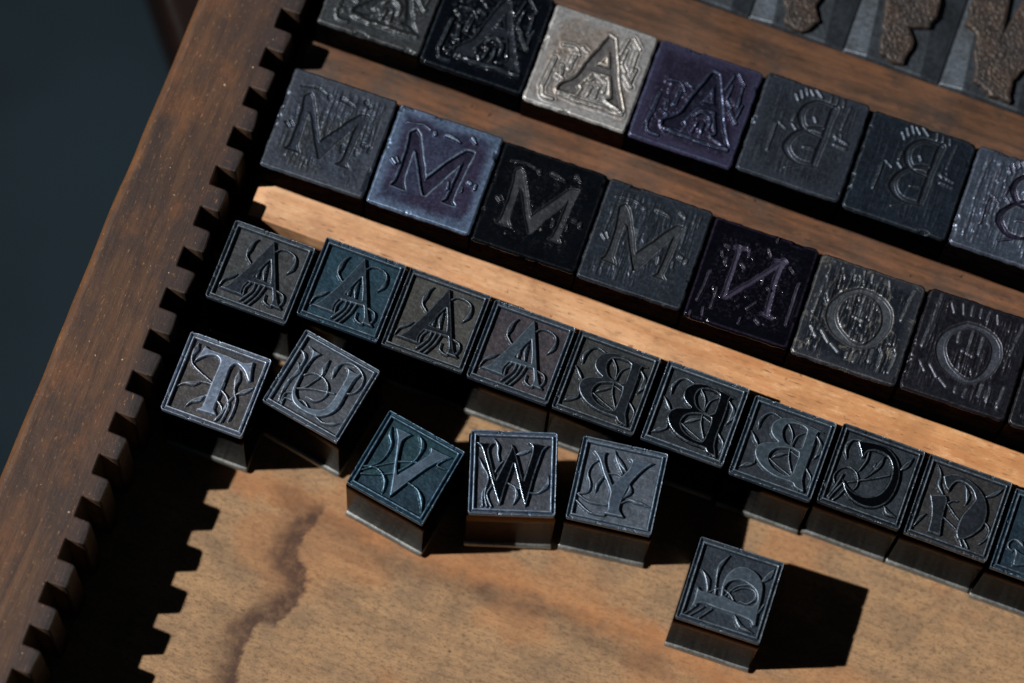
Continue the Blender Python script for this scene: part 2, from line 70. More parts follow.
def poly_sdf(X,Y,P):
    P=crom(P,True,4);d=np.full(X.shape,1e9);ins=np.zeros(X.shape,bool)
    for i in range(len(P)):
        a=P[i];b=P[(i+1)%len(P)];e=b-a
        wx=X-a[0];wy=Y-a[1];t=np.clip((wx*e[0]+wy*e[1])/(e@e+1e-12),0,1)
        d=np.minimum(d,(wx-e[0]*t)**2+(wy-e[1]*t)**2)
        c=((a[1]>Y)!=(b[1]>Y))
        with np.errstate(divide='ignore',invalid='ignore'):
            ins^=c&(X<(b[0]-a[0])*(Y-a[1])/(b[1]-a[1]+1e-15)+a[0])
    return np.where(ins,1,-1)*np.sqrt(d)
def stroke_sdf(X,Y,P):
    P=crom(P,False,4);d=np.full(X.shape,-1e9)
    for i in range(len(P)-1):
        a=P[i];b=P[i+1];e=(b-a)[:2]
        wx=X-a[0];wy=Y-a[1];t=np.clip((wx*e[0]+wy*e[1])/(e@e+1e-12),0,1)
        r=a[2]+(b[2]-a[2])*t
        d=np.maximum(d,r-np.hypot(wx-e[0]*t,wy-e[1]*t))
    return d
def design_sdf(key,U,V,size,vw=1.):
    D=DES[key]
    dL=np.full(U.shape,-9.)
    for p in D['L']:dL=np.maximum(dL,poly_sdf(U,V,p))
    for p in D['H']:dL=np.minimum(dL,-poly_sdf(U,V,p))
    for p in D.get('LS',[]):dL=np.maximum(dL,stroke_sdf(U,V,p))
    dV=np.full(U.shape,-9.)
    for p in D['V']:dV=np.maximum(dV,stroke_sdf(U,V,[(a,b,c*vw) for a,b,c in p]))
    return dL*size,dV*size
# ------------------------------------------------------------------ materials
class NT:
    def __init__(s,name):
        s.m=bpy.data.materials.new(name);s.m.use_nodes=True;s.t=s.m.node_tree;s.n=s.t.nodes;s.l=s.t.links
        s.b=s.n['Principled BSDF'];s.co=s.n.new('ShaderNodeTexCoord').outputs['Object']
    def mp(s,scale,off=(0,0,0)):
        k=s.n.new('ShaderNodeMapping');s.l.new(s.co,k.inputs[0])
        k.inputs['Scale'].default_value=[v*1000 for v in scale];k.inputs['Location'].default_value=off;return k.outputs[0]
    def noise(s,scale,detail=4,rough=.6,off=(0,0,0),dist=0):
        if not hasattr(scale,'__len__'):scale=(scale,)*3
        k=s.n.new('ShaderNodeTexNoise');s.l.new(s.mp(scale,off),k.inputs['Vector'])
        k.inputs['Scale'].default_value=1;k.inputs['Detail'].default_value=detail;k.inputs['Roughness'].default_value=rough
        k.inputs['Distortion'].default_value=dist;return k.outputs[0]
    def ramp(s,f,lo,hi,a=0.,b=1.):
        k=s.n.new('ShaderNodeMapRange');k.interpolation_type='SMOOTHSTEP';s.l.new(f,k.inputs[0])
        k.inputs[1].default_value=lo;k.inputs[2].default_value=hi;k.inputs[3].default_value=a;k.inputs[4].default_value=b;return k.outputs[0]
    def mix(s,f,a,b,mode='MIX'):
        k=s.n.new('ShaderNodeMix');k.data_type='RGBA';k.blend_type=mode
        for i,v in ((0,f),(6,a),(7,b)):
            if isinstance(v,(int,float)):k.inputs[i].default_value=v
            elif isinstance(v,(tuple,list)):k.inputs[i].default_value=(*v[:3],1)
            else:s.l.new(v,k.inputs[i])
        return k.outputs[2]
    def math(s,op,a,b=0.):
        k=s.n.new('ShaderNodeMath');k.operation=op
        for i,v in ((0,a),(1,b)):
            if isinstance(v,(int,float)):k.inputs[i].default_value=v
            else:s.l.new(v,k.inputs[i])
        return k.outputs[0]
    def attr(s,nm):
        k=s.n.new('ShaderNodeAttribute');k.attribute_name=nm;return k.outputs['Fac']
    def set(s,inp,v):
        i=s.b.inputs[inp]
        if isinstance(v,(int,float)):i.default_value=v
        elif isinstance(v,(tuple,list)):i.default_value=(*v[:3],1)
        else:s.l.new(v,i)
    def bump(s,h,strength,dist):
        k=s.n.new('ShaderNodeBump');k.inputs['Strength'].default_value=strength;k.inputs['Distance'].default_value=dist*MM
        s.l.new(h,k.inputs['Height'])
        if s.b.inputs['Normal'].is_linked:s.l.new(s.b.inputs['Normal'].links[0].from_socket,k.inputs['Normal'])
        s.l.new(k.outputs[0],s.b.inputs['Normal'])
MATGAIN=1.0
TINT=(.95,1.,1.07)
def face_mat(name,rgb,rough=.42,metal=.7,wear=None,wear_amt=.8,patch=None,patch_amt=.5,patch_col=None,seed=0,bump=.5,alt=None,spec=.5,rub=None,rub_amt=.8):
    t=NT(name);o=(seed*3.7,seed*1.9,seed*.7)
    c=tuple(v*k for v,k in zip(lin(rgb),TINT))
    n1=t.noise(.28,5,.65,o);n2=t.noise(1.6,5,.7,o)
    dark=tuple(v*.5 for v in c)
    cc=t.mix(t.ramp(n1,.35,.7),c,tuple(v*.66 for v in c))
    if alt is not None:cc=t.mix(t.ramp(t.noise(.16,3,.55,(o[1],o[0],3)),.42,.62),cc,tuple(v*MATGAIN for v in lin(alt)))
    cc=t.mix(t.ramp(n2,.5,.8,0,.6),cc,tuple(v*1.5 for v in c))
    r=t.ramp(n2,.3,.7,max(rough-.08,.04),rough+.1)
    if rub is not None:
        rm_=t.math('MULTIPLY',t.ramp(t.math('ADD',t.attr('edge'),t.math('MULTIPLY',t.noise(.3,5,.65,(o[1],2,o[0])),.8)),.62,1.15),rub_amt)
        cc=t.mix(rm_,cc,tuple(v*k for v,k in zip(lin(rub),TINT)))
    if patch is not None:
        pm=t.ramp(t.noise(.35,6,.7,(o[0]+9,o[1],5),.6),patch_amt,patch_amt+.06)
        cc=t.mix(pm,cc,tuple(v*MATGAIN for v in lin(patch)))
    if wear is not None:
        w=t.math('MULTIPLY',t.attr('wear'),t.ramp(t.noise(1.1,4,.7,(o[1],5,o[0])),.35,.6,.25,1))
        w=t.math('MULTIPLY',w,wear_amt)
        cc=t.mix(w,cc,tuple(v*MATGAIN for v in lin(wear)))
        # thin streaky rub marks
    sc1=t.ramp(t.noise((.25,5.5,1),3,.6,(o[0],o[1],8)),.62,.74,0,.5)
    cc=t.mix(sc1,cc,tuple(min(v*1.9,1) for v in c))
    t.set('Base Color',cc);t.set('Roughness',r);t.set('Metallic',metal);t.set('Specular IOR Level',spec)
    t.bump(t.noise(2.6,6,.75,o),bump,.05)
    return t.m
def side_mat(name,rgb,rough=.2,seed=0,sooty=.5):
    t=NT(name);o=(seed*2.3,seed,1)
    n=t.noise((.3,.3,.7),5,.7,o);c=lin(rgb)
    cc=t.mix(t.ramp(n,.4,.75,0,sooty),c,tuple(v*.25 for v in c))
    t.set('Base Color',cc);t.set('Metallic',1.);t.set('Roughness',t.ramp(t.noise(1.2,5,.7,o),.3,.75,rough,rough+.1));t.set('Specular Tint',(.30,.28,.26))
    t.bump(t.noise((.7,.7,.35),4,.6,o),.3,.08);t.bump(t.noise((3.,3.,.25),4,.6,o),.2,.02)
    return t.m
# ------------------------------------------------------------------ heightfield face split into named parts
def grid(n,sx,sy):
    u=np.linspace(0,1,n);U,V=np.meshgrid(u,u,indexing='xy');return U,V,(U-.5)*sx,(V-.5)*sy
def boxblur(z,r):
    for ax in (0,1):
        p=np.concatenate([np.repeat(z.take([0],ax),r,ax),z,np.repeat(z.take([-1],ax),r,ax)],ax)
        c=np.cumsum(p,ax);c=np.concatenate([np.zeros_like(c.take([0],ax)),c],ax)
        n=z.shape[ax];z=(c.take(range(2*r+1,2*r+1+n),ax)-c.take(range(0,n),ax))/(2*r+1)
    return z
def cellmesh(name,X,Y,Z,cells,attrs,skirt=None,soft=True):
    n=X.shape[0];m=X.shape[1]
    idx=np.arange(n*m).reshape(n,m)
    g=[np.gradient(q) for q in (X,Y,Z)]
    Nn=np.cross(np.stack([q[1] for q in g],-1),np.stack([q[0] for q in g],-1)).reshape(-1,3)
    Nn/=np.linalg.norm(Nn,axis=1,keepdims=True)+1e-12
    i,j=np.nonzero(cells)
    F=np.stack([idx[i,j],idx[i,j+1],idx[i+1,j+1],idx[i+1,j]],1)
    used=np.unique(F);rm=np.full(n*m,-1);rm[used]=np.arange(len(used))
    V=np.stack([X.ravel(),Y.ravel(),Z.ravel()],1)[used];F=rm[F]
    at={k:a.ravel()[used] for k,a in attrs.items()};Nn=Nn[used]
    if skirt is not None:      # turn the outer rim down to z=skirt
        ring=np.concatenate([idx[0,:-1],idx[:-1,-1],idx[-1,:0:-1],idx[:0:-1,0]])
        ok=rm[ring]>=0
        if ok.all():
            r=rm[ring];low=V[r].copy();low[:,2]=skirt;Nn=np.concatenate([Nn,low*[1,1,0]/np.linalg.norm(low[:,:2],axis=1)[:,None]])
            b=len(V);V=np.concatenate([V,low]);k=np.arange(len(r));k2=(k+1)%len(r)
            F=np.concatenate([F,np.stack([r[k],b+k,b+k2,r[k2]],1)])
            at={q:np.concatenate([a,np.zeros(len(r))]) for q,a in at.items()}
    me=mesh(name,V,F,at);me.shade_smooth()
    if soft:me.normals_split_custom_set_from_vertices([tuple(v) for v in Nn])
    return me
def round_corners(X,Y,hx,hy,r):
    ax,ay=np.abs(X)-(hx-r),np.abs(Y)-(hy-r);k=(ax>0)&(ay>0);L=np.where(k,np.hypot(ax,ay),1);M_=np.maximum(ax,ay);f=np.where(k,M_/L,1)
    return np.where(k,np.sign(X)*(hx-r+ax*f),X),np.where(k,np.sign(Y)*(hy-r+ay*f),Y)
def loft(name,prof,mat,parent,chip=0,seed=0,cap=True):
    """stack of rounded-rectangle rings: prof = [(z,halfx,halfy,r)]"""
    V=[];F=[];K=4;E=6
    rs=np.random.RandomState(seed)
    for z,hx,hy,r in prof:
        ring=[]
        for q,(cx,cy,a0) in enumerate([(hx-r,-hy+r,-90),(hx-r,hy-r,0),(-hx+r,hy-r,90),(-hx+r,-hy+r,180)]):
            for k in range(K+1):
                a=math.radians(a0+90*k/K);ring.append((cx+r*math.cos(a),cy+r*math.sin(a)))
        full=[]
        for k in range(len(ring)):
            a=ring[k];b=ring[(k+1)%len(ring)]
            if (k+1)%(K+1)==0:
                for e in range(E):full.append((a[0]+(b[0]-a[0])*e/E,a[1]+(b[1]-a[1])*e/E))
            else:full.append(a)
        n=len(full)
        for (x,y) in full:V.append((x,y,z))
    for s in range(len(prof)-1):
        for k in range(n):
            F.append((s*n+k,s*n+(k+1)%n,(s+1)*n+(k+1)%n,(s+1)*n+k))
    V=np.array(V,float)
    if chip:
        V[:,0]+=chip*(fbm(V[:,1]*.5+9,V[:,2]*.5,seed,3)-.5);V[:,1]+=chip*(fbm(V[:,0]*.5,V[:,2]*.5+4,seed+3,3)-.5)
    bm=bmesh.new()
    vs=[bm.verts.new([c*MM for c in v]) for v in V]
    for f in F:bm.faces.new([vs[i] for i in reversed(f)] if False else [vs[i] for i in f])
    if cap:
        bm.faces.new([vs[k] for k in range(n)][::-1]);bm.faces.new([vs[(len(prof)-1)*n+k] for k in range(n)])
    bmesh.ops.recalc_face_normals(bm,faces=bm.faces[:])
    me=bpy.data.meshes.new(name);bm.to_mesh(me);bm.free()
    o=link(name,me,parent,mat)
    for p in me.polygons:
        if len(p.vertices)>4:p.use_smooth=False
    md=None
    return o
SX,SY=14.75,14.6
M_SIDE=side_mat('blackened_polished_sides',(62,56,52),.12,1,.85)
M_FOOT=face_mat('worn_foot_metal',(168,168,162),.4,.85,seed=3)
def small_type(key,pose,label,field,letter,fr=None,lr=.4,frr=.44,lm=.7,fm=.6,alt=None,vine=None,seed=1,wear=(150,165,180),letter_spec=.5,dz=0,bodyw=7.62,side=None):
    t=empty('decorated_initial_type',(pose[0],pose[1],0),pose[2],label,'printing type','small decorated initial types')
    n=165;U,V,X,Y=grid(n,SX,SY)
    # the hand-cut outlines wander a little
    wu=(fbm(U*6,V*6,seed,3)-.5)*.012;wv=(fbm(U*6+7,V*6,seed+5,3)-.5)*.012
    dL,dV=design_sdf(key,U+wu*.5,V+wv*.5,SX,1.3)
    e=np.minimum(np.minimum(U,1-U)*SX,np.minimum(V,1-V)*SY)+(fbm(U*9,V*9,seed+9,3)-.5)*.05
    r1=.12-np.abs(e-.08);r2=.17-np.abs(e-.80)
    r1=np.where(e<.08,.12,r1)
    w=.085
    inner=e>1.0
    sL=sstep(-w,w,dL);sV=sstep(-w,w,dV)*np.where(e>.6,1,0);sB=np.maximum(sstep(-w,w,r1),sstep(-w,w,r2))
    groove=(e<=.8)
    base=np.where(groove,-.7,-.9)
    base=base+(fbm(U*10,V*10,seed+20,3)-.5)*.07+(fbm(U*46,V*46,seed+30,3)-.5)*.03
    vt=-.12-.2*(1-sstep(0,.22,dV))+.04
    top=np.maximum.reduce([sL*1.0,sB*.985])
    z=base+(0-base)*top
    z=np.maximum(z,base+(vt-base)*sV)
    wob=(fbm(U*3,V*3,seed+2,3)-.5)*.05+(fbm(U*28,V*28,seed+4,3)-.5)*.012
    z=z+wob-.10*(1-sstep(0,.16,e))*1.0
    # nicks in the raised rim
    nick=sstep(.66,.78,fbm(U*17,V*17,seed+60,3))*sstep(.5,.2,e)
    z=z-nick*.3
    bl=boxblur(z,2);wearv=np.clip((z-bl)/.07,0,1)
    Z=z+H+dz
    X,Y=round_corners(X,Y,SX/2,SY/2,.2+.4*((seed*37)%10)/10)
    cL=dL>-w;cB=(np.maximum(r1,r2)>-w)&~cL;cV=(dV>-w)&~cL&~cB&(e>.6)
    avg=lambda a:(a[:-1,:-1].astype(int)+a[1:,:-1]+a[:-1,1:]+a[1:,1:])>=2
    kL=avg(cL);kB=avg(cB)&~kL;kV=avg(cV)&~kL&~kB;kF=~(kL|kB|kV)
    # keep the outermost row of cells with the border
    rim=np.zeros_like(kF);rim[0,:]=rim[-1,:]=rim[:,0]=rim[:,-1]=True
    kB|=rim;kL&=~rim;kV&=~rim;kF&=~rim
    at={'wear':wearv}
    fr=fr or letter;vine=vine or tuple((a+b)/2 for a,b in zip(field,letter))
    mF=face_mat('field_metal',field,frr,fm,wear=wear,wear_amt=.3,alt=alt,seed=seed,bump=.4)
    mB=face_mat('border_metal',fr,.38,lm,wear=wear,wear_amt=.75,seed=seed+1)
    mV=face_mat('vine_metal',vine,.38,lm,wear=wear,wear_amt=.7,seed=seed+2,alt=alt)
    mL=face_mat('letter_metal',letter,lr,lm,wear=wear,wear_amt=.6,seed=seed+3,bump=.18,spec=letter_spec)
    link('border_frame',cellmesh('border_frame',X,Y,Z,kB,at,skirt=H+dz-1.6,soft=False),t,mB)
    link('recessed_field',cellmesh('recessed_field',X,Y,Z,kF,at,soft=False),t,mF)
    link('vine_ornament',cellmesh('vine_ornament',X,Y,Z,kV,at,soft=False),t,mV)
    link('letter',cellmesh('letter',X,Y,Z,kL,at,soft=False),t,mL)
    hx,hy=SX/2,SY/2;b=bodyw
    loft('type_body',[(1.8,b-.05,hy-.02,.15),(19.6+dz,b,hy,.2),(20.6+dz,b-.03,hy,.22),(H-1.7+dz,hx-.12,hy-.12,.25),(H-1.3+dz,hx-.10,hy-.10,.2)],side or M_SIDE,t,chip=.12,seed=seed)
    loft('foot',[(0,b-.02,hy+.3,.2),(1.0,b,hy+.66,.25),(1.35,b-.01,hy+.6,.25),(1.62,b-.02,hy+.4,.25),(1.85,b-.04,hy-.05,.2)],M_FOOT,t,chip=.1,seed=seed+1)
    return t
LX=18.85
def bluer(c):return tuple(x*k for x,k in zip(c,(.97,.99,1.05))) if c else c
def large_type(key,pose,label,field,letter=None,rough=.4,metal=.7,depth=.6,ridge=0,rag=0.,alt=None,patch=None,patch_amt=.55,seed=1,w=.14,wear=(150,150,150),wa=.5,lr=None,vdepth=.35,sign=-1,vs=-1,off=(0,0),side=(56,50,46),name='engraved_initial_type',ragtop=0.,streak=0.,rub=None,sparkle=.5):
    field=bluer(field);letter=bluer(letter);alt=bluer(alt);rub=bluer(rub)
    t=empty(name,(pose[0],pose[1],0),pose[2],label,'printing type','large engraved initial types')
    n=175;U,V,X,Y=grid(n,LX,LX)
    wu=(fbm(U*7,V*7,seed,3)-.5)*.02;wv=(fbm(U*7+7,V*7,seed+5,3)-.5)*.02
    dL,dV=design_sdf(key,U+wu+off[0],V+wv+off[1],LX)
    e=np.minimum(np.minimum(U,1-U)*LX,np.minimum(V,1-V)*LX)
    sL=sstep(-w,w*1.1,dL);sV=sstep(-w*.8,w*.8,dV)
    z=(fbm(U*2.2,V*2.2,seed+2,3)-.5)*.22+(fbm(U*8,V*8,seed+3,3)-.5)*.05+(fbm(U*50,V*50,seed+4,2)-.5)*.012
    z=z+sign*depth*sL+vs*vdepth*sV*(1-sL)*(.5+fbm(U*9,V*9,seed+8,2))
    if ridge:
        z=z+ridge*np.exp(-((dL+.42)/.24)**2)+ridge*.25*np.exp(-((dV+.35)/.2)**2)*(1-sL)
    if rag:
        zone=sstep(1.4,3.2,e)*(1-ragtop*sstep(.62,.74,V))
        q=fbm(U*17,V*17,seed+40,4);z=z+rag*zone*(sstep(.5,.66,q)*1.0-sstep(.5,.36,q)*.7)*(1-.6*sL)
    if streak:
        q=fbm(U*44,V*4.5,seed+90,3)*.7+fbm(U*13,V*13,seed+93,3)*.3
        z=z+streak*sstep(.9,2.2,e)*(sstep(.53,.62,q)-.5*sstep(.46,.38,q))*(1-.8*sL)*sstep(.35,.6,fbm(U*3.2,V*3.2,seed+95,2)+.12)
    chips=sstep(.66,.8,fbm(U*5,V*5,seed+50,4))*sstep(.9,.1,e)
    z=z-chips*.4-.22*(1-sstep(0,.3,e))
    bl=boxblur(z,3);wearv=np.clip((z-bl)/.06,0,1)
    X=X+np.where(e<.2,(fbm(V*14,U*0+seed,seed+70,3)-.5)*.28,0);Y=Y+np.where(e<.2,(fbm(U*14,V*0+seed,seed+80,3)-.5)*.28,0)
    Z=z+H
    X,Y=round_corners(X,Y,LX/2,LX/2,.5+.6*((seed*31)%10)/10)
    avg=lambda a:(a[:-1,:-1].astype(int)+a[1:,:-1]+a[:-1,1:]+a[1:,1:])>=2
    kL=avg(dL>-w)&avg(e>.4);kV=avg(dV>-w)&~kL&avg(e>.4);kF=~(kL|kV)
    at={'wear':wearv*sparkle*2*np.clip(1.2-.0*e,0,1),'edge':np.clip(1-e/3.2,0,1)}
    letter=letter or field;lr=lr or rough
    mF=face_mat('face_metal',field,rough,metal,wear=wear,wear_amt=wa,patch=patch,patch_amt=patch_amt,alt=alt,seed=seed,bump=.3,rub=rub)
    mL=face_mat('letter_metal',letter,lr,metal,wear=wear,wear_amt=wa,seed=seed+1,bump=.4)
    mV=face_mat('ornament_metal',tuple((a+b)/2 for a,b in zip(field,letter)),lr,metal,wear=wear,wear_amt=wa,seed=seed+2,bump=.6)
    link('face_plate',cellmesh('face_plate',X,Y,Z,kF,at,skirt=H-1.),t,mF)
    link('letter',cellmesh('letter',X,Y,Z,kL,at),t,mL)
    link('ornament',cellmesh('ornament',X,Y,Z,kV,at),t,mV)
    b=LX/2
    loft('type_body',[(0,b+.15,b+.2,.3),(21.3,b+.15,b+.15,.35),(22.1,b-.02,b-.02,.4),(H-.75,b-.12,b-.12,.4)],side_mat('type_sides',side,.3,seed,.7),t,chip=.2,seed=seed)
    return t
# ------------------------------------------------------------------ wood
def board(name,x0,x1,y0,y1,z0,z1,mat,parent=None,bev=.5,wob=.25,seed=0,n=60,along='x'):
    """board with slightly worn, uneven edges: lofted cross-section along its length"""
    cs=[];r=bev
    a0,a1=(y0,y1) if along=='x' else (x0,x1)
    for cx,cz,s in [(a1-r,z0+r,-90),(a1-r,z1-r,0),(a0+r,z1-r,90),(a0+r,z0+r,180)]:
        for k in range(5):
            a=math.radians(s+22.5*k);cs.append((cx+r*math.cos(a),cz+r*math.sin(a)))
    l0,l1=(x0,x1) if along=='x' else (y0,y1)
    N=n;V=[];F=[];m=len(cs)
    for i in range(N+1):
        l=l0+(l1-l0)*i/N
        for k,(a,z) in enumerate(cs):
            da=wob*(fbm(np.array(l*.12+k*.31),np.array(k*.2+seed),seed,3)-.5)
            dzz=wob*.6*(fbm(np.array(l*.15+k*.2),np.array(k*.3+9),seed+4,3)-.5)
            V.append((l,a+da,z+dzz) if along=='x' else (a+da,l,z+dzz))
    for i in range(N):
        for k in range(m):
            F.append((i*m+k,(i+1)*m+k,(i+1)*m+(k+1)%m,i*m+(k+1)%m))
    bm=bmesh.new();vs=[bm.verts.new([c*MM for c in v]) for v in V]
    for f in F:bm.faces.new([vs[i] for i in f])
    bm.faces.new([vs[k] for k in range(m)]);bm.faces.new([vs[N*m+k] for k in range(m)])
    bmesh.ops.recalc_face_normals(bm,faces=bm.faces[:])
    me=bpy.data.meshes.new(name);bm.to_mesh(me);bm.free()
    return link(name,me,parent,mat)
def strip_mat(name,light,dark,tint,seed,pores=.5,dirt=.5,end=None):
    t=NT(name);o=(seed*7.,seed*3.,0)
    g=t.noise((.035,.55,.3),6,.65,o,.4);f=t.noise((.22,2.6,1),5,.7,o);b=t.noise(.09,4,.6,o);mo=t.noise((.22,.6,.5),6,.8,(o[1],2,o[0]))
    c=t.mix(t.ramp(g,.3,.72),lin(light),lin(dark))
    c=t.mix(t.ramp(f,.5,.8,0,.6),c,lin(dark))
    c=t.mix(t.ramp(b,.45,.72,0,dirt),c,lin(tint))
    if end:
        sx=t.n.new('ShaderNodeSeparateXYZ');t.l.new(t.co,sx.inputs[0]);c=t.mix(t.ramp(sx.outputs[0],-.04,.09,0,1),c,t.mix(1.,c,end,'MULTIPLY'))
    c=t.mix(t.ramp(mo,.5,.7,0,.55),c,tuple(v*.5 for v in lin(dark)));c=t.mix(t.ramp(mo,.48,.32,0,.5),c,tuple(min(1,v*1.25) for v in lin(light)))
    p=t.noise((.35,3.6,1),3,.55,(o[1],o[0],2))
    c=t.mix(t.ramp(p,.61,.7,0,pores),c,tuple(v*.3 for v in lin(dark)))
    s=t.noise(.55,3,.5,(o[1]+3,o[0],2));c=t.mix(t.ramp(s,.70,.76,0,dirt),c,tuple(v*.3 for v in lin(dark)))
    t.set('Base Color',c);t.set('Roughness',t.ramp(f,.3,.7,.42,.62));t.set('Specular IOR Level',.35)
    t.bump(f,.35,.12);t.bump(g,.25,.2)
    return t.m
# ------------------------------------------------------------------ type case
case=empty('type_case',(0,0,0),0,'worn dark brown wooden type case with a notched side rail and stained floor','type case')
# floor board with pigment masks
def pl_dist(X,Y,P):
    P=np.array(P,float);d=np.full(X.shape,1e9);sd=np.zeros(X.shape)
    for a,b in zip(P[:-1],P[1:]):
        e=b-a;wx=X-a[0];wy=Y-a[1];t=np.clip((wx*e[0]+wy*e[1])/(e@e),0,1)
        q=np.hypot(wx-e[0]*t,wy-e[1]*t);s=np.sign(e[0]*wy-e[1]*wx)
        sd=np.where(q<d,s,sd);d=np.minimum(d,q)
    return d,sd
def make_floor():
    x=np.arange(-62,140.1,.5);y=np.arange(-120,125.1,.5)
    X,Y=np.meshgrid(x,y,indexing='xy')
    wx=X+(fbm(X*.5+40,Y*.5+90,5,5)-.5)*4.2;wy=Y+(fbm(X*.5+10,Y*.5+50,8,5)-.5)*4.2
    tide=[(-22.2,-30.5),(-22.8,-33.6),(-23.6,-36.4),(-24.6,-39.5),(-24.8,-42.0),(-21.9,-45.4),(-21.7,-48.3),(-22.8,-52.1),(-24.1,-55.0),(-26.1,-56.5),(-27.2,-59.0),(-26.9,-61.7),(-26.1,-66.7),(-25,-80),(-27,-120)]
    d,s=pl_dist(wx,wy,tide)   # s: which side
    left=s<0
    wdt=3.6+3.4*fbm(X*.2,Y*.2,77,3)
    stain=np.where(left,sstep(wdt+1.4,1.0,d),sstep(.6,.0,d))
    stain=np.maximum(stain,np.where(left,sstep(9,0,d)*.35,0))
    stain*=sstep(-30,-34,Y)
    b,_=pl_dist(wx,wy,[(-30,-33),(-21,-34.5),(-8,-37.5),(6.5,-36.6),(14.3,-36.0),(29,-37.3),(41,-38.5)])
    stain=np.maximum(stain,sstep(4.0,.2,b)*(.15+.6*fbm(X*.22,Y*.22,31,3)))
    o,_=pl_dist(wx,wy,[(-45,-31),(-38.6,-32.4),(-27.6,-32.6),(-18.7,-33.5),(-.6,-34),(9.8,-33.0),(25.7,-33.0),(39.8,-34.3),(60,-38)])
    orange=sstep(4.6,.4,o)*(.5+.7*fbm(X*.16,Y*.16,11,3))
    orange=np.maximum(orange,sstep(.52,.72,fbm(X*.07+3,Y*.1,61,3))*.5)
    Z=(fbm(X*.12,Y*.12,2,3)-.5)*.22
    n,m=X.shape;idx=np.arange(n*m).reshape(n,m)
    F=np.stack([idx[:-1,:-1],idx[:-1,1:],idx[1:,1:],idx[1:,:-1]],-1).reshape(-1,4)
    # close the board underneath
    ring=np.concatenate([idx[0,:-1],idx[:-1,-1],idx[-1,:0:-1],idx[:0:-1,0]])
    V=np.stack([X.ravel(),Y.ravel(),Z.ravel()-.12],1);low=V[ring].copy();low[:,2]=-6;bb=len(V);V=np.concatenate([V,low])
    k=np.arange(len(ring));F=np.concatenate([F,np.stack([ring[k],bb+k,bb+(k+1)%len(ring),ring[(k+1)%len(ring)]],1)])
    pad=np.zeros(len(ring))
    me=mesh('bottom_board',V,F,{'stain':np.r_[stain.ravel(),pad],'orange':np.r_[np.clip(orange,0,1).ravel(),pad]})
    t=NT('aged_floor_wood')
    g=t.noise((.07,.5,.3),6,.75,(3,1,0),.15);f=t.noise((.8,1.5,1),6,.8);b=t.noise(.14,4,.6);fine=t.noise(2.4,4,.7)
    c=t.mix(t.ramp(g,.32,.7),lin((188,151,112)),lin((158,126,94)))
    c=t.mix(t.ramp(b,.42,.7,0,.6),c,lin((134,112,90)))
    c=t.mix(t.ramp(f,.44,.7,0,.75),c,lin((96,78,62)))
    c=t.mix(t.ramp(fine,.5,.75,0,.55),c,lin((90,74,64)))
    po=t.noise((.7,5.,1),3,.55,(6,2,2));c=t.mix(t.ramp(po,.6,.7,0,.5),c,lin((84,66,52)))
    c=t.mix(t.math('MULTIPLY',t.attr('orange'),.55),c,lin((186,118,68)))
    st=t.math('MULTIPLY',t.attr('stain'),t.ramp(t.noise(.5,5,.7),.25,.6,.6,1.))
    c=t.mix(t.math('MULTIPLY',st,.95),c,lin((78,56,47)))
    sp=t.noise(.42,2,.5,(4,8,1));c=t.mix(t.ramp(sp,.72,.77,0,.75),c,lin((60,48,42)))
    t.set('Base Color',c);t.set('Roughness',.62);t.set('Specular IOR Level',.25)
    t.bump(f,.3,.1);t.bump(fine,.3,.05)
    link('bottom_board',me,case,t.m)
make_floor()
